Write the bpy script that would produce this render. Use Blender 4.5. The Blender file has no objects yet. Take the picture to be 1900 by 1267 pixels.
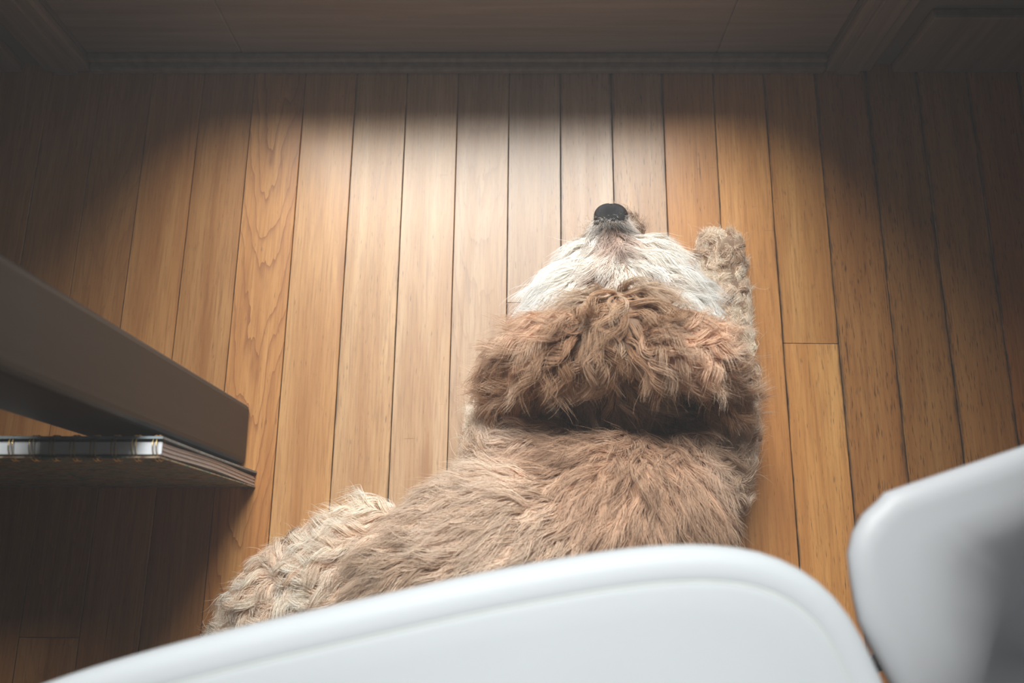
import bpy, bmesh, math, random
import numpy as np
from mathutils import Vector, Matrix, noise, kdtree
random.seed(7); rng = np.random.default_rng(11)
SC = bpy.context.scene
COL = SC.collection
PI = math.pi

# ------------------------------------------------------------------ camera
H, F, TH = 0.85, 1586.0, math.radians(14.8)
cam = bpy.data.cameras.new('camera'); camo = bpy.data.objects.new('camera', cam); COL.objects.link(camo)
cam.sensor_width = 36.0; cam.lens = F * 36.0 / 1900.0
camo.location = (0, 0, H); camo.rotation_euler = (TH, 0, 0)
cam.clip_start = 0.02
cam.dof.use_dof = True; cam.dof.focus_distance = 0.80; cam.dof.aperture_fstop = 5.6
SC.camera = camo

def P(px, py, z=0.0):
    """point at height z seen at photo pixel (px, py)"""
    u, v = px - 950.0, 633.5 - py
    d = Vector((u, F * math.sin(TH) + v * math.cos(TH), -F * math.cos(TH) + v * math.sin(TH)))
    return Vector((0, 0, H)) + d * ((z - H) / d.z)

# ------------------------------------------------------------------ light, exposure
SC.view_settings.view_transform = 'Standard'; SC.view_settings.look = 'None'
SC.view_settings.gamma = 1.0; SC.view_settings.use_curve_mapping = False
SC.view_settings.exposure = 0.0
SC.cycles.max_bounces = 16; SC.cycles.diffuse_bounces = 12; SC.cycles.transmission_bounces = 12
w = bpy.data.worlds.new('sky'); SC.world = w; w.use_nodes = True
bg = w.node_tree.nodes['Background']; bg.inputs[0].default_value = (0.90, 0.95, 1.0, 1); bg.inputs[1].default_value = 1.15
# added area lamp outside the glass door, shaped to spread daylight on the floor
day = bpy.data.lights.new('added_daylight', 'AREA'); dayo = bpy.data.objects.new('added_daylight', day); COL.objects.link(dayo)
day.shape = 'ELLIPSE'; day.size = 2.0; day.size_y = 1.3; day.energy = 222.0; day.color = (1.0, 0.975, 0.97)
dayo.location = (-0.10, 1.95, 2.50)
dayo.rotation_euler = (Vector(dayo.location) - Vector((0, 0.30, 0))).to_track_quat('Z', 'Y').to_euler()
por = bpy.data.lights.new('door_portal', 'AREA'); poro = bpy.data.objects.new('door_portal', por); COL.objects.link(poro)
por.shape = 'RECTANGLE'; por.size = 0.84; por.size_y = 2.0; por.cycles.is_portal = True     # guides the sampling of the sky through the door
poro.rotation_euler = (math.radians(-90), 0, 0)

# ------------------------------------------------------------------ helpers
def link(name, me, mat=None, parent=None, kind=None, label=None, category=None, group=None):
    o = bpy.data.objects.new(name, me); COL.objects.link(o)
    if mat is not None and me is not None: me.materials.append(mat)
    if parent: o.parent = parent
    if kind: o['kind'] = kind
    if label: o['label'] = label
    if category: o['category'] = category
    if group: o['group'] = group
    return o

def smooth(me):
    me.polygons.foreach_set('use_smooth', [True] * len(me.polygons)); return me

def bm_mesh(bm, name, sm=False):
    me = bpy.data.meshes.new(name); bm.normal_update(); bm.to_mesh(me); bm.free()
    if sm: smooth(me)
    return me

def box(bm, x0, x1, y0, y1, z0, z1, bev=0.0, seg=2):
    r = bmesh.ops.create_cube(bm, size=1.0)
    vs = r['verts']
    for v in vs:
        v.co = Vector(((x0 + x1) / 2 + v.co.x * (x1 - x0), (y0 + y1) / 2 + v.co.y * (y1 - y0), (z0 + z1) / 2 + v.co.z * (z1 - z0)))
    if bev > 0:
        es = list({e for v in vs for e in v.link_edges})
        bmesh.ops.bevel(bm, geom=es, offset=bev, segments=seg, profile=0.5, affect='EDGES')

def box_obj(name, dims, mat, parent=None, bev=0.0, seg=2, sm=False, **kw):
    bm = bmesh.new(); box(bm, *dims, bev=bev, seg=seg)
    return link(name, bm_mesh(bm, name, sm), mat, parent, **kw)

def tube_mesh(name, pts, radii, n=10, closed=False):
    """swept round tube through 3D points"""
    pts = [Vector(p) for p in pts]; m = len(pts); bm = bmesh.new(); rings = []
    up = Vector((0.13, 0.37, 0.92))
    for i, p in enumerate(pts):
        a = pts[(i - 1) % m] if (closed or i > 0) else p
        b = pts[(i + 1) % m] if (closed or i < m - 1) else p
        t = (b - a).normalized(); s = t.cross(up).normalized(); q = s.cross(t)
        r = radii[i] if hasattr(radii, '__len__') else radii
        rings.append([bm.verts.new(p + (s * math.cos(2 * PI * k / n) + q * math.sin(2 * PI * k / n)) * r) for k in range(n)])
    for i in range(m if closed else m - 1):
        A, B = rings[i], rings[(i + 1) % m]
        for k in range(n): bm.faces.new((A[k], A[(k + 1) % n], B[(k + 1) % n], B[k]))
    if not closed:
        bm.faces.new(rings[0][::-1]); bm.faces.new(rings[-1])
    bmesh.ops.recalc_face_normals(bm, faces=bm.faces)
    return bm_mesh(bm, name, True)

class NT:
    """tiny node-tree helper"""
    def __init__(s, name):
        s.m = bpy.data.materials.new(name); s.m.use_nodes = True; s.t = s.m.node_tree
        s.t.nodes.clear(); s.out = s.n('ShaderNodeOutputMaterial')
    def n(s, kind, **kw):
        nd = s.t.nodes.new(kind)
        for k, v in kw.items(): setattr(nd, k, v)
        return nd
    def l(s, a, b): s.t.links.new(a, b)
    def val(s, sock, v):
        if isinstance(v, bpy.types.NodeSocket): s.l(v, sock)
        else: sock.default_value = v
    def math(s, op, a, b=None, c=None, clamp=False):
        nd = s.n('ShaderNodeMath', operation=op, use_clamp=clamp); s.val(nd.inputs[0], a)
        if b is not None: s.val(nd.inputs[1], b)
        if c is not None: s.val(nd.inputs[2], c)
        return nd.outputs[0]
    def mix(s, fac, a, b, mode='MIX'):
        nd = s.n('ShaderNodeMix', data_type='RGBA', blend_type=mode)
        s.val(nd.inputs[0], fac); s.val(nd.inputs[6], a); s.val(nd.inputs[7], b); return nd.outputs[2]
    def ramp(s, fac, stops):
        nd = s.n('ShaderNodeValToRGB'); e = nd.color_ramp.elements
        while len(e) < len(stops): e.new(0.5)
        for el, (p, c) in zip(e, stops): el.position = p; el.color = c if len(c) == 4 else (*c, 1)
        s.val(nd.inputs[0], fac); return nd.outputs[0]
    def mapping(s, vec, scale=(1, 1, 1), loc=(0, 0, 0)):
        nd = s.n('ShaderNodeMapping'); s.val(nd.inputs['Vector'], vec); s.val(nd.inputs['Location'], loc); s.val(nd.inputs['Scale'], scale)
        return nd.outputs[0]
    def noise(s, vec, scale, detail=3, rough=0.5, dist=0.0):
        nd = s.n('ShaderNodeTexNoise'); s.val(nd.inputs['Vector'], vec); nd.inputs['Scale'].default_value = scale
        nd.inputs['Detail'].default_value = detail; nd.inputs['Roughness'].default_value = rough; nd.inputs['Distortion'].default_value = dist
        return nd.outputs[0]
    def bsdf(s, color, rough=0.5, spec=0.5, coat=0.0, coat_rough=0.1, metal=0.0, bump=None, bump_s=0.2, bump_d=0.001):
        b = s.n('ShaderNodeBsdfPrincipled')
        s.val(b.inputs['Base Color'], color); s.val(b.inputs['Roughness'], rough); s.val(b.inputs['Specular IOR Level'], spec)
        s.val(b.inputs['Coat Weight'], coat); s.val(b.inputs['Coat Roughness'], coat_rough); s.val(b.inputs['Metallic'], metal)
        if bump is not None:
            bn = s.n('ShaderNodeBump'); s.val(bn.inputs['Height'], bump); bn.inputs['Strength'].default_value = bump_s; bn.inputs['Distance'].default_value = bump_d
            s.l(bn.outputs[0], b.inputs['Normal'])
        s.l(b.outputs[0], s.out.inputs[0]); return b
    def obj_coord(s):
        return s.n('ShaderNodeTexCoord').outputs['Object']

def plain(name, col, rough=0.5, spec=0.5, var=0.06, scale=30, bump=0.0, **kw):
    t = NT(name); c = t.obj_coord(); nz = t.noise(c, scale, 4)
    col = (*col, 1)
    a = t.mix(nz, tuple(min(1, v * (1 - var)) for v in col[:3]) + (1,), tuple(min(1, v * (1 + var)) for v in col[:3]) + (1,))
    t.bsdf(a, rough, spec, bump=t.noise(c, scale * 12, 3) if bump else None, bump_s=bump, **kw)
    return t.m

# ------------------------------------------------------------------ materials
BW = 0.0570
def oak_material():
    t = NT('oak_floorboard')
    oi = t.n('ShaderNodeObjectInfo'); c = t.obj_coord()
    off = t.n('ShaderNodeVectorMath', operation='SCALE'); 
    comb = t.n('ShaderNodeCombineXYZ'); t.l(oi.outputs['Random'], comb.inputs[0]); t.l(oi.outputs['Random'], comb.inputs[1]); t.l(oi.outputs['Random'], comb.inputs[2])
    t.l(comb.outputs[0], off.inputs[0]); off.inputs['Scale'].default_value = 37.0
    add = t.n('ShaderNodeVectorMath', operation='ADD'); t.l(c, add.inputs[0]); t.l(off.outputs[0], add.inputs[1]); v = add.outputs[0]
    # straight grain, stretched along the board (y)
    broad = t.noise(t.mapping(v, (48, 2.6, 1)), 1.0, 4, 0.55, 0.6)
    fine = t.noise(t.mapping(v, (480, 20.0, 1)), 1.0, 3, 0.6)
    pore = t.noise(t.mapping(v, (1000, 75.0, 1)), 1.0, 2, 0.5)
    sx = t.n('ShaderNodeSeparateXYZ'); t.l(c, sx.inputs[0]); X, Y = sx.outputs[0], sx.outputs[1]
    # cathedral figure: nested arches along the board
    wob = t.noise(t.mapping(v, (50, 9, 1)), 1.0, 3, 0.5)
    f = t.math('ADD', t.math('MULTIPLY', t.math('SUBTRACT', Y, t.math('MULTIPLY', t.math('POWER', t.math('ABSOLUTE', X), 1.6), 42.0)), 16.0), t.math('MULTIPLY', wob, 3.0))
    saw = t.math('FRACT', f)
    cath = t.math('MULTIPLY', t.math('POWER', saw, 6.0), t.math('MULTIPLY', oi.outputs['Alpha'], 1.0))
    base = t.ramp(broad, [(0.28, (0.41, 0.170, 0.052)), (0.5, (0.54, 0.262, 0.092)), (0.72, (0.64, 0.345, 0.135))])
    base = t.mix(cath, base, (0.30, 0.115, 0.04, 1))
    base = t.mix(t.math('MULTIPLY', t.math('SUBTRACT', 0.56, fine, clamp=True), 2.2, clamp=True), base, (0.33, 0.145, 0.055, 1))
    grime = t.math('DIVIDE', oi.outputs['Object Index'], 10.0)
    pth = t.math('ADD', 0.325, t.math('MULTIPLY', grime, 0.085))
    pm = t.math('MULTIPLY', t.math('SUBTRACT', pth, pore, clamp=True), 9.0, clamp=True)
    base = t.mix(t.math('MULTIPLY', pm, 0.8), base, (0.09, 0.045, 0.025, 1))
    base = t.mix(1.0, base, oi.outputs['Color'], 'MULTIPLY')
    # worn dark streaks and dirt along the edges
    st = t.noise(t.mapping(v, (190, 7.0, 1)), 1.0, 4, 0.65)
    sm = t.math('MULTIPLY', t.math('SUBTRACT', t.math('ADD', 0.285, t.math('MULTIPLY', grime, 0.06)), st, clamp=True), 16.0, clamp=True)
    base = t.mix(t.math('MULTIPLY', sm, 0.8), base, (0.045, 0.028, 0.02, 1))
    en = t.noise(t.mapping(v, (40, 9, 1)), 1.0, 5, 0.7)
    ew = t.math('MULTIPLY', t.math('ADD', 0.0003, t.math('MULTIPLY', grime, 0.0042)), t.math('MULTIPLY', t.math('SUBTRACT', en, 0.32, clamp=True), 3.2))
    ed = t.math('DIVIDE', t.math('SUBTRACT', t.math('ABSOLUTE', X), t.math('SUBTRACT', BW / 2, t.math('MULTIPLY', ew, 1.6))), t.math('ADD', t.math('MULTIPLY', ew, 1.4), 0.0002), clamp=True)
    ed = t.math('MULTIPLY', ed, t.math('MULTIPLY', t.math('SUBTRACT', t.noise(t.mapping(v, (700, 40, 1)), 1.0, 3, 0.6), 0.22, clamp=True), 3.0), clamp=True)
    base = t.mix(t.math('MULTIPLY', ed, 0.85), base, (0.04, 0.03, 0.026, 1))
    # scattered short scratches
    sc = t.noise(t.mapping(v, (30, 420, 1)), 1.0, 1, 0.5, 1.5)
    base = t.mix(t.math('MULTIPLY', t.math('SUBTRACT', 0.20, sc, clamp=True), 12.0, clamp=True), base, (0.12, 0.07, 0.045, 1))
    rough = t.math('ADD', 0.34, t.math('MULTIPLY', fine, 0.18))
    b = t.bsdf(base, rough, 0.40, coat=0.20, coat_rough=0.24, bump=t.math('ADD', t.math('MULTIPLY', fine, 0.7), t.math('MULTIPLY', broad, 0.8)), bump_s=0.22, bump_d=0.0006)
    return t.m
OAK = oak_material()
GAP = plain('dark_subfloor', (0.03, 0.02, 0.015), 0.9, 0.1)
WALL = plain('wall_paint', (0.20, 0.18, 0.17), 0.8, 0.2, 0.03, 6)
CEIL = plain('ceiling_paint', (0.30, 0.29, 0.29), 0.9, 0.1, 0.03, 6)
def grain_wood(name, c0, c1, rough=0.4, axis=2):
    t = NT(name); c = t.obj_coord(); s = [90, 90, 90]; s[axis] = 4
    g = t.noise(t.mapping(c, tuple(s)), 1.0, 4, 0.6, 0.3)
    t.bsdf(t.ramp(g, [(0.3, c0), (0.7, c1)]), rough, 0.4, bump=g, bump_s=0.15, bump_d=0.0006); return t.m
DOORW = grain_wood('door_wood', (0.21, 0.165, 0.14), (0.29, 0.235, 0.20), 0.42, 0)
CASEW = grain_wood('casing_wood', (0.20, 0.16, 0.135), (0.28, 0.23, 0.19), 0.5, 2)
LEGW = grain_wood('dark_walnut', (0.016, 0.0145, 0.015), (0.026, 0.0225, 0.023), 0.45, 2)
METAL = plain('grey_metal', (0.10, 0.10, 0.105), 0.45, 0.5)
WHITE = plain('white_leatherette', (0.49, 0.51, 0.53), 0.55, 0.3, 0.02, 20, bump=0.04)
SHELL = plain('white_plastic', (0.44, 0.445, 0.465), 0.45, 0.4, 0.015, 14)
STITCH = plain('seam_cord', (0.50, 0.53, 0.51), 0.6, 0.3)
CHROME = plain('steel_leg', (0.55, 0.55, 0.56), 0.25, 0.5, 0.03, metal=1.0)
BRASS = plain('brass_wire', (0.62, 0.43, 0.16), 0.28, 0.5, 0.08, metal=1.0)
def glass_mat():
    t = NT('window_glass'); ge = t.n('ShaderNodeNewGeometry'); dt = t.n('ShaderNodeVectorMath', operation='DOT_PRODUCT')
    t.l(ge.outputs['Normal'], dt.inputs[0]); t.l(ge.outputs['Incoming'], dt.inputs[1])
    fac = t.math('ADD', 0.04, t.math('MULTIPLY', 0.96, t.math('POWER', t.math('SUBTRACT', 1.0, t.math('ABSOLUTE', dt.outputs['Value'])), 5.0)))
    tr = t.n('ShaderNodeBsdfTransparent'); tr.inputs[0].default_value = (0.96, 0.98, 0.97, 1)
    gl = t.n('ShaderNodeBsdfGlossy'); gl.inputs['Roughness'].default_value = 0.02
    mx = t.n('ShaderNodeMixShader'); t.l(fac, mx.inputs[0]); t.l(tr.outputs[0], mx.inputs[1]); t.l(gl.outputs[0], mx.inputs[2])
    t.l(mx.outputs[0], t.out.inputs[0]); return t.m
GLASS = glass_mat()

# ------------------------------------------------------------------ room
YW = P(950, 118).y                       # inner face of the wall with the glass door
XL, XR = P(172, 118).x, P(1528, 118).x   # door opening
RX0, RX1, RY0, RZ = -1.9, 2.1, -2.6, 2.45
WT = 0.14
def struct(name, dims, mat, bev=0.0): return box_obj(name, dims, mat, None, bev, kind='structure')
HEAD = 2.06
poro.location = ((XL + XR) / 2, YW + 0.10, 1.05)
wb = bmesh.new()
box(wb, RX0 - WT, XL, YW, YW + WT, 0, RZ); box(wb, XR, RX1 + WT, YW, YW + WT, 0, RZ); box(wb, XL, XR, YW, YW + WT, HEAD, RZ)
link('wall_back', bm_mesh(wb, 'wall_back'), WALL, kind='structure')
struct('wall_left', (RX0 - WT, RX0, RY0, YW, 0, RZ), WALL)
struct('wall_right', (RX1, RX1 + WT, RY0, YW, 0, RZ), WALL)
struct('wall_front', (RX0 - WT, RX1 + WT, RY0 - WT, RY0, 0, RZ), WALL)
struct('ceiling', (RX0 - WT, RX1 + WT, RY0 - WT, YW + WT, RZ, RZ + 0.1), CEIL)
struct('baseboard_left', (RX0, XL - 0.075, YW - 0.012, YW, 0.0, 0.10), CASEW, 0.003)
struct('baseboard_right', (XR + 0.075, RX1, YW - 0.012, YW, 0.0, 0.10), CASEW, 0.003)

# floor: base slab with every floorboard its own object
floor = struct('floor', (RX0 - WT, RX1 + WT, RY0 - WT, YW + WT + 0.2, -0.10, -0.013), GAP)
PSI = math.atan(62 * math.sin(TH) / F)
BW = 0.0570
def board(xc, y0, y1, col, cath=0.0, grime=2, wid=BW - 0.0007):
    L = y1 - y0 - 0.0007; hw = wid / 2; b = 0.0005
    bm = bmesh.new()
    prof = [(-hw, -0.0125), (-hw, -b), (-hw + b, 0), (hw - b, 0), (hw, -b), (hw, -0.0125)]
    r0 = [bm.verts.new((x, -L / 2, z)) for x, z in prof]; r1 = [bm.verts.new((x, L / 2, z)) for x, z in prof]
    n = len(prof)
    for i in range(n): bm.faces.new((r0[i], r0[(i + 1) % n], r1[(i + 1) % n], r1[i]))
    bm.faces.new(r0); bm.faces.new(r1[::-1])
    bmesh.ops.recalc_face_normals(bm, faces=bm.faces)
    o = link('floorboard', bm_mesh(bm, 'floorboard'), OAK, floor)
    c, s = math.cos(PSI), math.sin(PSI); yc = (y0 + y1) / 2
    o.location = (xc * c + yc * s, -xc * s + yc * c, random.uniform(-0.0004, 0.0)); o.rotation_euler = (0, 0, -PSI)
    o.color = (*col, cath); o.pass_index = grime
    return o
def to_floor(p):                          # world -> board frame
    c, s = math.cos(PSI), math.sin(PSI); return (p.x * c - p.y * s, p.x * s + p.y * c)
ax = to_floor(P(1040, 250))[0]            # a joint line seen in the photo
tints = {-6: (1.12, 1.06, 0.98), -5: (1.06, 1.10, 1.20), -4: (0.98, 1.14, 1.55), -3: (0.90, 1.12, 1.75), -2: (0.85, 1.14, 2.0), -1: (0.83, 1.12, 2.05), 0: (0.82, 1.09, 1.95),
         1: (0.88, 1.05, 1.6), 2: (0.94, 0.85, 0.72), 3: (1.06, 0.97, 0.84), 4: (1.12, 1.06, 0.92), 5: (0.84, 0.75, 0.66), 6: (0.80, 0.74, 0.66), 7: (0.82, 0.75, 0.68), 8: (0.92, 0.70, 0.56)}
ends = {4: [to_floor(P(1505, 637))[1]], -1: [to_floor(P(945, 561))[1]], -9: [to_floor(P(110, 1183))[1]], -8: [to_floor(P(110, 1400))[1]]}
YEND = YW + 0.06
for i in range(-26, 27):
    xc = ax + (i + 0.5) * BW
    if not (-1.35 < xc < 1.35): continue
    cuts = ends.get(i, [] if -7 <= i <= 8 else [random.uniform(-0.5, 0.3)])
    ys = [-1.5] + sorted(cuts + [random.uniform(-1.0, -0.55)]) + [YEND]
    for a, b_ in zip(ys[:-1], ys[1:]):
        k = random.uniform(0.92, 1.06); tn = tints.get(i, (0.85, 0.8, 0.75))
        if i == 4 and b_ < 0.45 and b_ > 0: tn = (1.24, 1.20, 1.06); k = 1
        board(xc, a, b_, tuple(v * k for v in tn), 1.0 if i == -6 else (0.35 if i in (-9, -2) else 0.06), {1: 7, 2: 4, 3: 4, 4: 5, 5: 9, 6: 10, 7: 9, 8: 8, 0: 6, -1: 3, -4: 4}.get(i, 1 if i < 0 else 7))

# glass door in the back wall, with threshold and casing
door = link('door_1', None, kind='structure'); door.location = (0, YW, 0)
def dpart(name, dims, mat, bev=0.002, parent=door, **kw):
    x0, x1, y0, y1, z0, z1 = dims
    o = box_obj(name, (x0, x1, y0 - YW, y1 - YW, z0, z1), mat, parent, bev, **kw); return o
STL, STR, RAIL = P(455, 118).x - XL, XR - P(1325, 118).x, 0.195
dy0, dy1 = YW + 0.004, YW + 0.046
dpart('door_stile', (XL + 0.0003, XL + STL, dy0, dy1, 0.011, HEAD - 0.001), DOORW)
dpart('door_stile', (XR - STR, XR - 0.0003, dy0, dy1, 0.011, HEAD - 0.001), DOORW)
dpart('bottom_rail', (XL + STL, XR - STR, dy0, dy1, 0.011, RAIL), DOORW)
dpart('top_rail', (XL + STL, XR - STR, dy0, dy1, HEAD - 0.11, HEAD - 0.001), DOORW)
pane = dpart('glass_pane', (XL + STL - 0.008, XR - STR + 0.008, YW + 0.022, YW + 0.026, RAIL - 0.008, HEAD - 0.10), GLASS, 0)
hd = link('door_handle', tube_mesh('door_handle', [(XL + 0.028, -0.05, 1.0), (XL + 0.03, -0.055, 1.0), (XL + 0.12, -0.055, 1.0)], 0.008), CHROME, door)
thr = box_obj('trim_1', (XL + 0.001, XR - 0.001, YW - 0.014, YW + WT, 0.0, 0.010), CASEW, None, 0.003, kind='structure', label='worn wooden threshold')
thr2 = box_obj('trim_2', (XL + 0.001, XR - 0.001, YW - 0.006, YW + 0.0035, 0.0102, 0.017), CASEW, None, 0.002, kind='structure')
CY = P(1560, 134).y
def casing(name, x0, x1):
    bm = bmesh.new(); h = HEAD + 0.07
    box(bm, x0, x1, CY, YW, 0, h, 0.003)
    box(bm, x0 + 0.012, x1 - 0.014, CY - 0.004, CY + 0.003, 0, h, 0.0018)
    link(name, bm_mesh(bm, name), CASEW, kind='structure')
casing('trim_3', XR, XR + 0.052); casing('trim_4', XL - 0.052, XL)
struct('trim_5', (XL - 0.052, XR + 0.052, CY - 0.004, YW, HEAD, HEAD + 0.07), CASEW, 0.003)
struct('ground', (-30, 30, YW + WT, YW + 60, -0.25, -0.12), plain('stone_path', (0.22, 0.21, 0.20), 0.9, 0.2))

# ------------------------------------------------------------------ dark table on the left
tb0, tb1 = P(465, 752), P(458, 862)
tx = (tb0.x + tb1.x) / 2; LW = tb0.y - tb1.y
table = link('side_table', None, label='dark walnut table with square legs beside the standing notebook', category='table')
table.location = (tx, tb0.y, 0)
TW, TD, TZ = 0.75, 0.62, 0.70
def leg_at(x, y):
    bm = bmesh.new(); box(bm, x - LW - 0.012, x, y - LW, y, 0, TZ, 0.006, 3)
    return link('leg', bm_mesh(bm, 'leg'), LEGW, table)
for lx, ly in ((0, 0), (-TW, 0), (0, -TD), (-TW, -TD)): leg_at(lx, ly)
box_obj('tabletop', (-TW - 0.02, 0.015, -TD - 0.02, 0.015, TZ, TZ + 0.028), LEGW, table, 0.004)
box_obj('apron', (-TW, -LW, -0.045, -0.02, TZ - 0.08, TZ), LEGW, table, 0.002)
box_obj('apron', (-0.045, -0.02, -TD, -LW, TZ - 0.08, TZ), LEGW, table, 0.002)

# ------------------------------------------------------------------ wire-bound notebook standing against the table leg
nb = link('notebook', None, label='wire-bound notebook standing on edge against the dark table leg, spine up', category='notebook')
nbx = P(475, 890).x; nby0 = P(475, 874).y; nby1 = P(474, 905).y
nb.location = (nbx, nby1, 0)
NL, NH, NT_ = 0.29, 0.238, nby0 - nby1
def sheet(name, mat, yfun, thick, z0, z1, x0, x1, nz=14, **kw):
    """upright leaf with thickness, bowed along z by yfun(s)"""
    bm = bmesh.new(); rows = []
    for i in range(nz + 1):
        s = i / nz; z = z0 + (z1 - z0) * s; y = yfun(s)
        rows.append([bm.verts.new((x, yy, z)) for x, yy in ((x0, y), (x1, y), (x1, y + thick), (x0, y + thick))])
    for a, b in zip(rows[:-1], rows[1:]):
        for k in range(4): bm.faces.new((a[k], a[(k + 1) % 4], b[(k + 1) % 4], b[k]))
    bm.faces.new(rows[0][::-1]); bm.faces.new(rows[-1])
    bmesh.ops.recalc_face_normals(bm, faces=bm.faces)
    return link(name, bm_mesh(bm, name), mat, nb, **kw)
def cover_mat(name, c0, c1, c2, scale):
    t = NT(name); c = t.obj_coord(); g = t.noise(t.mapping(c, (1, 1, 2.2)), scale, 3, 0.6, 1.2)
    t.bsdf(t.ramp(g, [(0.40, c0), (0.5, c1), (0.62, c2)]), 0.45, 0.4); return t.m
BACKC = cover_mat('blue_grey_board', (0.19, 0.22, 0.24), (0.24, 0.28, 0.30), (0.30, 0.36, 0.40), 60)
FRONTC = cover_mat('patterned_cover', (0.05, 0.20, 0.19), (0.45, 0.36, 0.26), (0.16, 0.09, 0.06), 55)
def page_mat():
    t = NT('page_edges'); c = t.obj_coord(); g = t.noise(t.mapping(c, (1, 2600, 6)), 1.0, 2, 0.5)
    t.bsdf(t.ramp(g, [(0.35, (0.48, 0.40, 0.38)), (0.6, (0.72, 0.66, 0.64))]), 0.8, 0.2); return t.m
PAGE = page_mat()
WPAGE = plain('white_page_spine', (0.80, 0.82, 0.86), 0.7, 0.2, 0.03, 200)
bow = lambda s: 0.0022 * math.sin(PI * s) 
sheet('front_cover', FRONTC, lambda s: 0.0002, 0.0013, 0, NH - 0.002, -NL, 0, label='patterned front cover')
sheet('back_cover', BACKC, lambda s: NT_ - 0.0022 - 0.0005 * math.sin(PI * s), 0.0018, 0, NH - 0.002, -NL, 0.0005, label='blue-grey back board')
NS = 9
t0, t1 = 0.0022, NT_ - 0.0052
for k in range(NS):
    yk = t0 + (t1 - t0) * k / NS; th = (t1 - t0) / NS * 0.93
    jx = -0.001 - 0.0005 * (k % 3)
    sheet('page_block', PAGE if k else PAGE, lambda s, yk=yk: yk + 0.0018 * math.sin(PI * s) ** 2 + 0.0010 * s, th, 0.0005, NH - 0.006 - 0.0004 * (k % 2), -NL + 0.002, jx)
# white binding strip on top of the leaves
bm = bmesh.new(); box(bm, -NL + 0.002, -0.0006, t0 + 0.0008, t1 + 0.0012, NH - 0.0066, NH - 0.0048, 0.0006)
link('page_spine', bm_mesh(bm, 'page_spine'), WPAGE, nb, label='white bound edge of the leaves')
ring_me = None
npair = 19; pit = 0.0148
for k in range(npair):
    for dx in (-0.0013, 0.0013):
        if ring_me is None:
            ry, rz = NT_ / 2 + 0.0012, 0.0085; cy = NT_ / 2
            ring_me = tube_mesh('wire_ring', [(0, cy + ry * math.cos(2 * PI * j / 24), NH - 0.009 + rz * math.sin(2 * PI * j / 24)) for j in range(24)], 0.00042, 6, True)
            ring_me.materials.append(BRASS)
        o = bpy.data.objects.new('wire_ring', ring_me); COL.objects.link(o); o.parent = nb
        o.location = (-0.0035 - k * pit + dx, 0, 0); o.rotation_euler = (0, 0, 0.10)

# ------------------------------------------------------------------ white chairs
def smooth_loop(pts, n):
    """closed Catmull-Rom resampled to n even points"""
    pts = [Vector(p) for p in pts]; m = len(pts); dense = []
    for i in range(m):
        a, b, c, d = pts[i - 1], pts[i], pts[(i + 1) % m], pts[(i + 2) % m]
        for k in range(24):
            t = k / 24
            dense.append(0.5 * (2 * b + (c - a) * t + (2 * a - 5 * b + 4 * c - d) * t * t + (3 * b - a - 3 * c + d) * t ** 3))
    ln = [0]
    for i in range(len(dense)): ln.append(ln[-1] + (dense[(i + 1) % len(dense)] - dense[i]).length)
    out = []; j = 0
    for k in range(n):
        s = ln[-1] * k / n
        while ln[j + 1] < s: j += 1
        f = (s - ln[j]) / max(1e-9, ln[j + 1] - ln[j]); out.append(dense[j].lerp(dense[(j + 1) % len(dense)], f))
    return out
def inset(loop, d):
    m = len(loop); out = []
    area = sum(loop[i].x * loop[(i + 1) % m].y - loop[(i + 1) % m].x * loop[i].y for i in range(m)); sg = 1 if area > 0 else -1
    for i in range(m):
        t = (loop[(i + 2) % m] - loop[i - 2]).normalized(); n = Vector((-t.y, t.x, 0)) * sg
        out.append(loop[i] + n * d)
    return out
def loft(loop, prof, zfun, mid_z, bottom_z, cap=0.35):
    """rings inset by prof[i][0] at height offset prof[i][1]; then shrinking rings to the centre"""
    bm = bmesh.new(); rings = []
    ctr = sum(loop, Vector()) / len(loop)
    for d, z in prof:
        rings.append([bm.verts.new((p.x, p.y, zfun(p) + z)) for p in inset(loop, d)])
    last = inset(loop, prof[-1][0])
    for f in [1 - k / 18 for k in range(1, 18)]:
        rings.append([bm.verts.new((q.x, q.y, zfun(q) + prof[-1][1] + mid_z(f))) for q in (ctr.lerp(p, f) for p in last)])
    n = len(loop)
    for A, B in zip(rings[:-1], rings[1:]):
        for k in range(n): bm.faces.new((A[k], A[(k + 1) % n], B[(k + 1) % n], B[k]))
    bm.faces.new(rings[-1]); bm.faces.new(rings[0][::-1])
    bmesh.ops.recalc_face_normals(bm, faces=bm.faces)
    return bm
SZ = 0.46
# seat outline: the photographed corner, mirrored about the seat's own axis
front = [P(x, y, SZ) for x, y in ((700, 1104), (850, 1071), (1000, 1042), (1150, 1018), (1260, 1008), (1345, 1009), (1420, 1021), (1490, 1049), (1550, 1093), (1598, 1152), (1634, 1222), (1658, 1275))]
fd = (P(1000, 1042, SZ) - P(300, 1200, SZ)).normalized()           # along the front edge
bd = Vector((fd.y, -fd.x, 0))                                       # towards the back of the seat
midp = P(640, 1120, SZ)
def mir(p):
    q = p - midp; a = q.dot(fd); b = q.dot(bd); return midp + fd * (-a) + bd * b
corner = front + [front[-1] + bd * 0.10 + fd * 0.010, front[-1] + bd * 0.20 + fd * 0.008, front[-1] + bd * 0.27 - fd * 0.01, front[-1] + bd * 0.305 - fd * 0.05, front[-1] + bd * 0.315 - fd * 0.11]
outline = corner + [mir(p) for p in corner[::-1]]
outline = smooth_loop([Vector((p.x, p.y, 0)) for p in outline], 160)
seat_c = sum(outline, Vector()) / len(outline)
ch = link('padded_chair', None, label='white padded chair with a piped seam, its seat edge over the dog', category='chair'); ch.location = (seat_c.x, seat_c.y, 0)
loc = [p - seat_c for p in outline]
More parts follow.
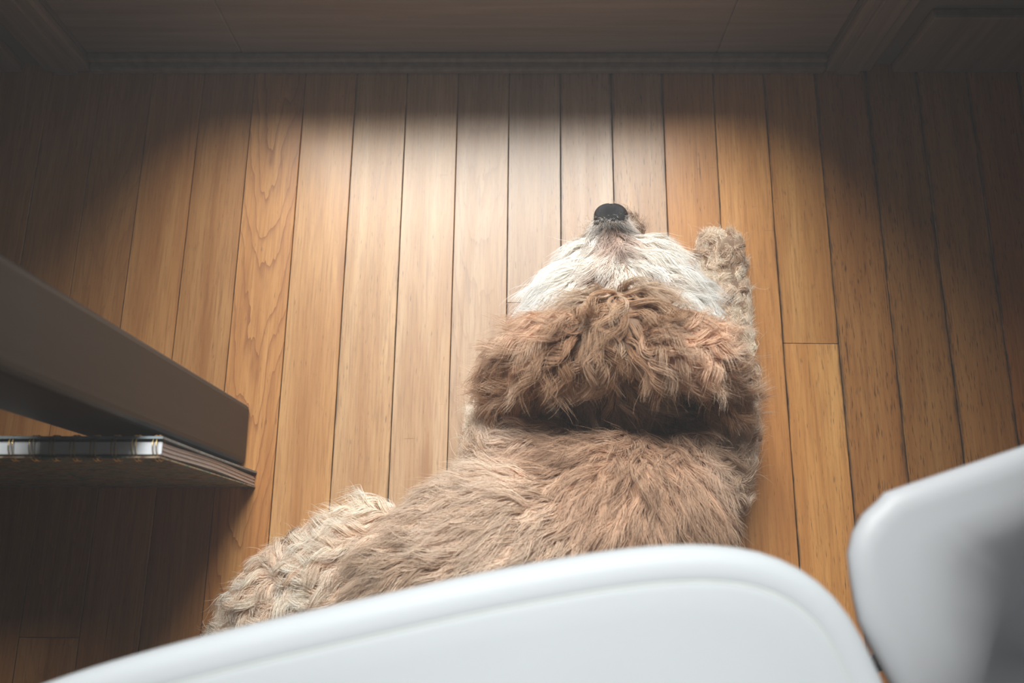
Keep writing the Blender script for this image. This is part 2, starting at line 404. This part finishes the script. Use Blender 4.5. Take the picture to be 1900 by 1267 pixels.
prof = [(0.030, -0.056), (0.006, -0.054), (0.001, -0.042), (0.0, -0.022), (0.0006, -0.010), (0.0022, -0.0045), (0.005, -0.0016), (0.009, -0.0004), (0.0135, 0.0), (0.0155, -0.0002), (0.0165, -0.0005), (0.0175, -0.0002), (0.020, 0.0002)]
seat_me = bm_mesh(loft(loc, prof, lambda p: SZ, lambda f: 0.003 * (1 - f), 0), 'seat', True)
link('seat', seat_me, WHITE, ch)
pip = inset(loc, 0.0165)
link('piping', tube_mesh('piping', [(p.x, p.y, SZ - 0.0009) for p in pip[::2]], 0.0008, 6, True), STITCH, ch, label='grey-green seam cord')
fl, bl = fd, bd
def chair_leg(parent, a, b, r0, r1, mat): return link('leg', tube_mesh('leg', [a, a.lerp(b, 0.5), b], [r0, (r0 + r1) / 2, r1], 12), mat, parent)
ac = midp - Vector((seat_c.x, seat_c.y, SZ))
for sgn in (-1, 1):
    for dep, tilt in ((0.12, 0.0), (0.36, 0.04)):
        top = ac + fl * (sgn * 0.155) + bl * dep; top.z = SZ - 0.055
        bot = ac + fl * (sgn * 0.165) + bl * (dep + tilt); bot.z = 0
        chair_leg(ch, top, bot, 0.012, 0.009, CHROME)
# backrest behind the seat (outside the photo)
bm = bmesh.new(); box(bm, -0.19, 0.19, -0.02, 0.02, SZ + 0.10, SZ + 0.40, 0.018, 4)
bk = link('backrest', bm_mesh(bm, 'backrest', True), WHITE, ch)
bpos = ac + bl * 0.43; bk.location = (bpos.x, bpos.y, 0); bk.rotation_euler = (0, 0, math.atan2(fl.y, fl.x))
for sgn in (-1, 1):
    a = ac + fl * (sgn * 0.12) + bl * 0.40; a.z = SZ - 0.05; b = ac + fl * (sgn * 0.12) + bl * 0.43; b.z = SZ + 0.14
    link('back_post', tube_mesh('back_post', [a, b], 0.010, 10), CHROME, ch)

# moulded shell chair on the right
S2 = 0.445
edge = [P(x, y, S2) for x, y in ((1900, 829), (1800, 862), (1705, 893), (1650, 919), (1612, 951), (1590, 990), (1582, 1035), (1590, 1083), (1601, 1135), (1632, 1208))]
fd2 = (P(1900, 829, S2) - P(1705, 893, S2)).normalized(); bd2 = Vector((fd2.y, -fd2.x, 0))
mid2 = P(1705, 893, S2) + fd2 * 0.17
def mir2(p):
    q = p - mid2; return mid2 - fd2 * q.dot(fd2) + bd2 * q.dot(bd2)
half = [mid2] + edge[2:] + [edge[-1] + bd2 * 0.09 + fd2 * 0.016, edge[-1] + bd2 * 0.19 + fd2 * 0.024, edge[-1] + bd2 * 0.26 + fd2 * 0.05, edge[-1] + bd2 * 0.29 + fd2 * 0.10]
out2 = half + [mir2(p) for p in half[:0:-1]]
out2 = smooth_loop([Vector((p.x, p.y, 0)) for p in out2], 140)
c2 = sum(out2, Vector()) / len(out2)
sh = link('shell_chair', None, label='white moulded shell chair with a scooped seat, beside the padded chair', category='chair'); sh.location = (c2.x, c2.y, 0)
loc2 = [p - c2 for p in out2]
rear = P(1612, 951, S2) - c2; sdir = (fd2 * 0.55 + bd2 * 0.84).normalized()
def shell_z(p):
    q = p - rear; return S2 - 0.075 * (1 + math.tanh(((q.x * sdir.x + q.y * sdir.y) - 0.125) / 0.045))
prof2 = [(0.120, -0.150), (0.085, -0.110), (0.045, -0.056), (0.009, -0.013), (0.0, -0.007), (0.0006, -0.004), (0.003, -0.002), (0.007, 0.0), (0.012, 0.0)]
def dish(f):
    x = min(1.0, max(0.0, (1 - f - 0.11) / 0.89)); return -0.11 * x ** 1.2
me2 = bm_mesh(loft(loc2, prof2, shell_z, dish, 0), 'seat', True)
# hollow underside follows: thin shell through a solidified copy is not needed, the bottom ring closes it low
link('seat', me2, SHELL, sh)
m2 = mid2 - c2; m2.z = 0
bmb = bmesh.new(); rows = []
for i in range(9):
    z = S2 - 0.150 + 0.46 * i / 8; back = 0.375 + 0.05 * (i / 8) ** 1.5; row = []
    hwid = 0.19 - 0.03 * (i / 8) ** 2
    for j in range(13):
        u = -1 + 2 * j / 12; q = m2 + fd2 * (u * hwid) + bd2 * (back - 0.06 * u * u); row.append(bmb.verts.new((q.x, q.y, z - 0.04 * abs(u) ** 4 * (i / 8))))
    rows.append(row)
for a, b in zip(rows[:-1], rows[1:]):
    for k in range(12): bmb.faces.new((a[k], a[k + 1], b[k + 1], b[k]))
bko = link('backrest', bm_mesh(bmb, 'backrest', True), SHELL, sh)
sol = bko.modifiers.new('thick', 'SOLIDIFY'); sol.thickness = 0.007; sol.offset = 0
LEGWOOD = grain_wood('beech_leg', (0.42, 0.27, 0.14), (0.52, 0.36, 0.21), 0.5, 2)
hub = m2 + bd2 * 0.19
hz = shell_z(hub) - 0.13
link('pedestal', tube_mesh('pedestal', [Vector((hub.x, hub.y, 0.10)), Vector((hub.x, hub.y, 0.14)), Vector((hub.x, hub.y, hz))], [0.034, 0.030, 0.045], 20), LEGWOOD, sh)
for sgn in (-1, 1):
    for dep in (-1, 1):
        top = hub.copy(); top.z = 0.115
        bot = hub + (fd2 * (dep * 0.15) if sgn > 0 else bd2 * (dep * 0.15)); bot.z = 0.0
        chair_leg(sh, top, bot, 0.016, 0.010, LEGWOOD)
# ------------------------------------------------------------------ dog
dogc = P(1080, 900, 0)
dog = link('dog', None, label='curly tan and cream dog lying on the oak floor, head towards the door', category='dog')
dog.location = (dogc.x, dogc.y, 0)
DO = Vector((dogc.x, dogc.y, 0))
# capsules: (point a, radius a, point b, radius b, region)
CAPS = [
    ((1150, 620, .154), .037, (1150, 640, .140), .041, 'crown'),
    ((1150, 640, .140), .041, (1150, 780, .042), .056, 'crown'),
    ((1148, 612, .122), .032, (1150, 622, .156), .039, 'brow'),
    ((1134, 435, .066), .0205, (1143, 540, .085), .034, 'muzzle'),
    ((1112, 490, .070), .028, (1075, 560, .078), .036, 'cheek'),
    ((1180, 490, .070), .028, (1220, 560, .078), .036, 'cheek'),
    ((1075, 560, .078), .036, (1050, 620, .080), .036, 'cheek'),
    ((1220, 560, .078), .036, (1255, 620, .080), .036, 'cheek'),
    ((1150, 840, .040), .052, (1135, 968, .100), .074, 'neck'),
    ((1000, 895, .075), .056, (1080, 968, .098), .074, 'neck'),
    ((1262, 885, .066), .050, (1180, 968, .094), .072, 'neck'),
    ((1080, 1015, .088), .078, (930, 1045, .112), .084, 'back'),
    ((930, 1045, .112), .084, (830, 1110, .104), .082, 'back'),
    ((830, 1110, .104), .078, (815, 1195, .088), .074, 'back'),
    ((690, 1062, .078), .056, (560, 1115, .056), .048, 'hind'),
    ((560, 1115, .056), .048, (470, 1170, .036), .030, 'hind'),
    ((720, 1180, .07), .06, (560, 1200, .04), .035, 'hind'),
    ((1280, 900, .070), .045, (1345, 800, .040), .028, 'foreleg'),
    ((1345, 800, .040), .028, (1348, 640, .030), .0215, 'foreleg'),
    ((1348, 640, .030), .0215, (1343, 540, .026), .0200, 'foreleg'),
    ((1343, 540, .026), .0200, (1335, 470, .022), .0230, 'paw'),
    ((975, 880, .070), .056, (942, 750, .042), .030, 'foreleg'),
    ((942, 750, .042), .028, (1000, 620, .030), .0225, 'foreleg'),
    ((1000, 620, .030), .0225, (1090, 500, .024), .0210, 'foreleg'),
    ((1090, 500, .024), .0210, (1145, 438, .023), .0255, 'paw2'),
]
EARS = [[((1085, 632, .178), .018, (1015, 648, .165), .022), ((1015, 648, .165), .022, (972, 676, .140), .019), ((972, 676, .140), .019, (958, 716, .11), .017)],
        [((1215, 632, .178), .018, (1290, 648, .165), .022), ((1290, 648, .165), .022, (1328, 671, .140), .019), ((1328, 671, .140), .019, (1336, 711, .11), .017)]]
def W(t): return P(t[0], t[1], t[2]) - DO
def blob_mesh(name, caps, voxel, sm_it):
    bm = bmesh.new()
    for a, ra, b, rb in caps:
        A, B = W(a), W(b); n = max(2, int((B - A).length / (min(ra, rb) * 0.35)) + 1)
        for i in range(n + 1):
            t = i / n; r = ra + (rb - ra) * t
            bmesh.ops.create_icosphere(bm, subdivisions=2, radius=r, matrix=Matrix.Translation(A.lerp(B, t)))
    me = bm_mesh(bm, name); o = bpy.data.objects.new(name, me); COL.objects.link(o)
    m = o.modifiers.new('r', 'REMESH'); m.mode = 'VOXEL'; m.voxel_size = voxel
    s = o.modifiers.new('s', 'SMOOTH'); s.factor = 0.5; s.iterations = sm_it
    dg = bpy.context.evaluated_depsgraph_get(); ev = o.evaluated_get(dg); out = bpy.data.meshes.new_from_object(ev)
    bpy.data.objects.remove(o); out.name = name
    for v in out.vertices:
        if v.co.z < 0.001: v.co.z = 0.001
    return smooth(out)
body_me = blob_mesh('body', [c[:4] for c in CAPS], 0.0042, 10)
SKIN = plain('dog_skin', (0.30, 0.20, 0.14), 0.9, 0.1, 0.2, 60)
body = link('body', body_me, SKIN, dog)
ear_me = [blob_mesh('ear', e, 0.0035, 6) for e in EARS]
ears = [link('ear', m, SKIN, dog, label='floppy rust-brown ear') for m in ear_me]

# fur regions: length, curl amplitude, turns, lift, clump, colour a, colour b
REG = {
    'crown':  (.055, .14, 1.0, .14, .62, (.33, .215, .15), (.19, .115, .08)),  # brown deepened: shade behind the head is put into this colour
    'brow':   (.052, .45, 1.3, .40, .68, (.99, .82, .64), (.86, .57, .36)),
    'muzzle': (.013, .10, 1.0, .35, .40, (.92, .87, .80), (.84, .74, .66)),
    'cheek':  (.048, .24, 1.0, .35, .60, (.99, .97, .94), (.97, .92, .86)),
    'neck':   (.040, .18, 1.0, .38, .58, (.72, .49, .34), (.44, .27, .175)),  # ruff toned down, the head's shade is part of this colour
    'back':   (.038, .20, 1.2, .30, .58, (.88, .72, .58), (.62, .46, .34)),
    'hind':   (.042, .55, 1.1, .50, .74, (.99, .91, .81), (.90, .73, .58)),
    'foreleg':(.030, .70, 1.3, .55, .74, (.98, .88, .76), (.78, .60, .45)),
    'paw':    (.024, .85, 1.3, .60, .74, (.95, .82, .68), (.66, .48, .34)),
    'paw2':   (.024, .85, 1.3, .60, .74, (.68, .52, .40), (.40, .26, .18)),
    'ear':    (.050, .50, 1.4, .30, .74, (.92, .68, .50), (.50, .29, .17)),
}
REGN = list(REG); 
def sample(me, n):
    me.calc_loop_triangles(); nt = len(me.loop_triangles)
    tri = np.empty(nt * 3, np.int32); me.loop_triangles.foreach_get('vertices', tri); tri = tri.reshape(-1, 3)
    co = np.empty(len(me.vertices) * 3, np.float32); me.vertices.foreach_get('co', co); co = co.reshape(-1, 3)
    no = np.empty(len(me.vertices) * 3, np.float32); me.vertices.foreach_get('normal', no); no = no.reshape(-1, 3)
    a, b, c = co[tri[:, 0]], co[tri[:, 1]], co[tri[:, 2]]
    ar = np.linalg.norm(np.cross(b - a, c - a), axis=1) / 2
    fn = (no[tri[:, 0]] + no[tri[:, 1]] + no[tri[:, 2]])[:, 2] / 3
    ar = ar * np.where(fn < -0.35, 0.05, 1.0) * np.where((a[:, 2] < 0.004), 0.0, 1.0)
    idx = rng.choice(nt, n, p=ar / ar.sum()); u, v = rng.random(n), rng.random(n); f = u + v > 1; u[f], v[f] = 1 - u[f], 1 - v[f]
    mixv = lambda q: q[tri[idx, 0]] * (1 - u - v)[:, None] + q[tri[idx, 1]] * u[:, None] + q[tri[idx, 2]] * v[:, None]
    p, nn = mixv(co), mixv(no); nn /= np.linalg.norm(nn, axis=1, keepdims=True) + 1e-9
    return p.astype(np.float64), nn.astype(np.float64)
capA = np.array([W(c[0]) for c in CAPS]); capB = np.array([W(c[2]) for c in CAPS])
capR = np.array([(c[1], c[3]) for c in CAPS]); capK = [REGN.index(c[4]) for c in CAPS]
def weights(p):
    """soft region weights for points"""
    out = np.zeros((len(p), len(REGN)))
    for A, B, R, k in zip(capA, capB, capR, capK):
        ab = B - A; t = np.clip(((p - A) @ ab) / (ab @ ab), 0, 1); d = np.linalg.norm(p - (A + t[:, None] * ab), axis=1) - (R[0] + (R[1] - R[0]) * t)
        wgt = np.exp(-np.maximum(d, -0.02) / 0.0055); out[:, k] = np.maximum(out[:, k], wgt)
    return out / (out.sum(1, keepdims=True) + 1e-12)
nose_c = np.array(W((1133, 405, .075))); swirl = np.array(W((1152, 625, .2))); neck_c = np.array(W((1145, 640, .1)))
spine = [np.array(W(t)) for t in ((1140, 820, .1), (1080, 960, .1), (930, 1040, .1), (800, 1110, .1), (720, 1185, .1), (690, 1260, .1))]
def unit(v): return v / (np.linalg.norm(v, axis=-1, keepdims=True) + 1e-9)
def fields(p, n, forced=None):
    k = len(p)
    if forced is None: wt = weights(p)
    else:
        wt = np.zeros((k, len(REGN))); wt[:, REGN.index(forced)] = 1
    rel = p - swirl
    D = {}
    D['crown'] = unit(np.stack([rel[:, 0] * 1.1, np.minimum(rel[:, 1], 0.0) - 0.018, -0.3 * np.abs(rel[:, 0])], 1))
    side = np.where(p[:, 0] < swirl[0] + 0.004, -1.0, 1.0)
    D['brow'] = unit(np.stack([side * 0.9, np.full(k, -0.35), np.full(k, -0.25)], 1))
    rn = p - nose_c
    D['muzzle'] = unit(np.stack([rn[:, 0] * 30, np.full(k, -1.0), np.full(k, 0.0)], 1))
    D['cheek'] = unit(np.stack([np.sign(rn[:, 0] - 0.004) * 0.75, np.full(k, -0.85), np.full(k, -0.25)], 1))
    rk = p - neck_c
    D['neck'] = unit(np.stack([rk[:, 0] * 0.9 - 0.03, np.full(k, -0.16), np.full(k, -0.05)], 1))
    # body: along the nearest piece of spine, spilling down the flanks
    best = np.full(k, 1e9); bd_ = np.zeros((k, 3))
    for a, b in zip(spine[:-1], spine[1:]):
        ab = b - a; t = np.clip(((p - a) @ ab) / (ab @ ab), 0, 1); q = a + t[:, None] * ab; d = np.linalg.norm(p - q, axis=1)
        m = d < best; best[m] = d[m]; off = (p - q); off[:, 2] = 0
        bd_[m] = (unit(ab)[None] + off * 9.0)[m]
    D['back'] = unit(bd_ + np.array([0, -0.25, -0.15]))
    D['hind'] = unit(np.stack([np.full(k, -0.7), np.full(k, -0.45), np.full(k, -0.3)], 1))
    D['foreleg'] = unit(np.stack([np.zeros(k), np.full(k, 0.5), np.full(k, -0.4)], 1))
    D['paw'] = unit(np.stack([np.zeros(k), np.full(k, 0.8), np.full(k, -0.3)], 1)); D['paw2'] = D['paw']
    D['ear'] = unit(np.stack([side * 0.8, np.full(k, -0.55), np.full(k, -0.55)], 1))
    t = sum(D[r] * wt[:, i:i + 1] for i, r in enumerate(REGN))
    par = np.array([[*REG[r][:5], *REG[r][5], *REG[r][6]] for r in REGN])
    pr = wt @ par
    return t, pr, wt
NP = 10
def fur(name, me, parent, n_clump, per, forced=None, label=None):
    p, n = sample(me, n_clump)
    if forced is None:                    # larger tufts on the legs
        wl = weights(p)[:, [REGN.index(q) for q in ('hind', 'foreleg', 'paw', 'paw2')]].sum(1)
        keep = rng.random(n_clump) > 0.5 * wl; p, n = p[keep], n[keep]
    n_str = n_clump * per; n_clump = len(p)
    t, pr, wt = fields(p, n, forced)
    L, amp, turns, lift, clump = pr[:, 0], pr[:, 1], pr[:, 2], pr[:, 3], pr[:, 4]
    nz = np.array([list(noise.noise_vector(Vector(q) * 22)) for q in p]); nz2 = np.array([list(noise.noise_vector(Vector(q) * 70 + Vector((5, 3, 1)))) for q in p])
    t = t + nz * (0.45 + 0.9 * amp[:, None]) + nz2 * (0.45 + 0.7 * amp[:, None])
    t = unit(t - n * np.sum(t * n, 1, keepdims=True)); b = np.cross(n, t)
    L = L * rng.uniform(0.65, 1.25, n_clump); ph = rng.uniform(0, 2 * PI, n_clump); hand = rng.choice([-1, 1], n_clump)
    lift = np.clip(lift * rng.uniform(0.6, 1.4, n_clump), 0.05, 1.2)
    cc = np.zeros((n_clump, NP, 3)); cc[:, 0] = p; ds = 1.0 / (NP - 1)
    for i in range(1, NP):
        s = (i - 0.5) * ds; an = ph + hand * 2 * PI * turns * s * rng.uniform(0.95, 1.05)
        d = t * 1.0 + n * (lift * (1.0 - 1.15 * s))[:, None]
        d = d + (b * np.cos(an)[:, None] + n * (0.6 * np.sin(an))[:, None]) * (amp * 1.9)[:, None]
        d = unit(d); d[:, 2] -= 0.10 * s
        cc[:, i] = cc[:, i - 1] + d * (L * ds)[:, None]
    kd = kdtree.KDTree(n_clump)
    for i, q in enumerate(p): kd.insert(q, i)
    kd.balance()
    N = n_str
    cp, cn = sample(me, N)
    ci = np.array([kd.find(q)[1] for q in cp])
    s = np.linspace(0, 1, NP)
    off = cp - p[ci]
    sh = 1 - clump[ci][:, None] * s[None] ** 0.8
    sc = rng.uniform(0.7, 1.12, N)[:, None, None]
    pts = cp[:, None] + (cc[ci] - p[ci][:, None]) * sc + off[:, None] * (sh - 1)[:, :, None]
    # small individual waver and flyaways
    jit = rng.normal(0, 1, (N, 1, 3)) * 0.0024 + (rng.random(N) < 0.08)[:, None, None] * rng.normal(0, 1, (N, 1, 3)) * 0.006
    pts = pts + jit * (s ** 1.5)[None, :, None]
    pts[:, :, 2] = np.maximum(pts[:, :, 2], 0.0012)
    cur = bpy.data.hair_curves.new(name); cur.add_curves([NP] * N)
    cur.attributes['position'].data.foreach_set('vector', pts.astype(np.float32).ravel())
    rad = cur.attributes.get('radius') or cur.attributes.new('radius', 'FLOAT', 'POINT')
    rr = (np.array([1.0, 1, 1, .95, .9, .8, .7, .55, .4, .2])[None] * rng.uniform(0.00011, 0.00021, N)[:, None]).astype(np.float32)
    rad.data.foreach_set('value', rr.ravel())
    ca, cb = pr[:, 5:8], pr[:, 8:11]
    mixf = np.clip(0.5 + 1.1 * nz[:, :1] + 0.35 * rng.normal(0, 1, (n_clump, 1)), 0, 1)
    cl = (ca * (1 - mixf) + cb * mixf)
    # coat markings: dark brown tuft tips on the muzzle bridge and round the eyes
    colr = cl[ci] * rng.uniform(0.82, 1.15, (N, 1))
    colr = mark(cp, colr)
    at = cur.attributes.new('fur_color', 'FLOAT_COLOR', 'CURVE')
    at.data.foreach_set('color', np.concatenate([np.clip(colr, 0, 1), np.ones((N, 1))], 1).astype(np.float32).ravel())
    cur.materials.append(FUR)
    o = bpy.data.objects.new(name, cur); COL.objects.link(o); o.parent = parent; o['kind'] = 'stuff'
    if label: o['label'] = label
    return o
def spot(p, c, r, k, col):
    """blend factor of a coat marking centred at pixel c"""
    q = np.array(W(c)); d = np.linalg.norm((p - q)[:, :2] / np.array(r), axis=1); return np.clip(1.3 - d, 0, 1)[:, None] * k, np.array(col)
def mark(p, col):
    for c, r, k, cc_ in (((1136, 422, .085), (.018, .012), 1.0, (.05, .035, .03)), ((1138, 452, .09), (.013, .016), .6, (.55, .33, .24)),
                         ((1112, 520, .1), (.012, .008), .8, (.30, .18, .12)), ((1205, 518, .1), (.012, .008), .8, (.34, .21, .14)),
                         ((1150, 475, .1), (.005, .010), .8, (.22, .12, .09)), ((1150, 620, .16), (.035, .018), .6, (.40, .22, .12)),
                         ((945, 640, .08), (.02, .035), .5, (.42, .24, .15)), ((570, 1000, .05), (.010, .010), .8, (.14, .07, .045))):
        f, q = spot(p, c, r, k, cc_); f = np.clip(f, 0, 1); col = col * (1 - f) + q * f
    return col
def fur_mat():
    t = NT('dog_fur'); a = t.n('ShaderNodeAttribute', attribute_name='fur_color'); h = t.n('ShaderNodeHairInfo')
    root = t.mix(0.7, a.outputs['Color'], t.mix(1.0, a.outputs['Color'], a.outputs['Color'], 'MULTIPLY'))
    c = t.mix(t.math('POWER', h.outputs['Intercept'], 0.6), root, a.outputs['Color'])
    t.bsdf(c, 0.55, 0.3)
    return t.m
FUR = fur_mat()
fur('fur', body_me, dog, 7500, 24, label='wavy tan back, brown crown darkened for shade and cream curly legs')
for e, m in zip(ears, ear_me): fur('ear_fur', m, e, 420, 30, 'ear')

# nose
NOSE = plain('black_nose', (0.022, 0.020, 0.022), 0.42, 0.5, 0.3, 900, bump=0.5)
def nose_mesh():
    bm = bmesh.new(); bmesh.ops.create_icosphere(bm, subdivisions=4, radius=1.0)
    for v in bm.verts:
        x, y, z = v.co
        wx = 0.0176 * (1.0 - 0.18 * max(0, -z)) ; k = 1.0 - 0.10 * max(0, y) * (1 - abs(x))
        co = Vector((x * wx, y * 0.0155 * k, z * 0.0135))
        # nostrils on the front, a centre groove between them
        for sx in (-1, 1):
            d = math.hypot((x - sx * 0.52) / 0.26, (z + 0.05) / 0.30)
            if y > 0 and d < 1: co.y -= 0.0045 * (1 - d * d)
            d2 = math.hypot((x - sx * 0.85) / 0.30, (z - 0.0) / 0.25)
            if d2 < 1 and y > -0.3: co.x -= sx * 0.003 * (1 - d2 * d2)
        if y > 0: co.y -= 0.0012 * math.exp(-(x / 0.07) ** 2)
        v.co = co
    return bm_mesh(bm, 'nose', True)
ns = link('nose', nose_mesh(), NOSE, dog, label='black nose'); ns.location = W((1133, 404, .074)); ns.rotation_euler = (0.25, 0, 0)
EYE = plain('dark_eye', (0.03, 0.015, 0.01), 0.08, 0.6, 0.1, 50)
for ex, ey in ((1100, 536), (1206, 534)):
    bm = bmesh.new(); bmesh.ops.create_uvsphere(bm, u_segments=16, v_segments=10, radius=0.0078)
    e = link('eye', bm_mesh(bm, 'eye', True), EYE, dog); e.location = W((ex, ey, .107))
# ------------------------------------------------------------------ faint haze volume added to lift the dark tones
t = NT('added_haze'); vs = t.n('ShaderNodeVolumeScatter'); vs.inputs['Density'].default_value = 0.062; vs.inputs['Color'].default_value = (1, 0.97, 0.98, 1)
t.l(vs.outputs[0], t.out.inputs['Volume'])
box_obj('added_haze_volume', (RX0 - 0.3, RX1 + 0.3, RY0 - 0.3, YW + 0.5, -0.3, RZ + 0.3), t.m, None, kind='stuff', label='added faint haze volume lifting the dark tones', category='added_haze_volume')
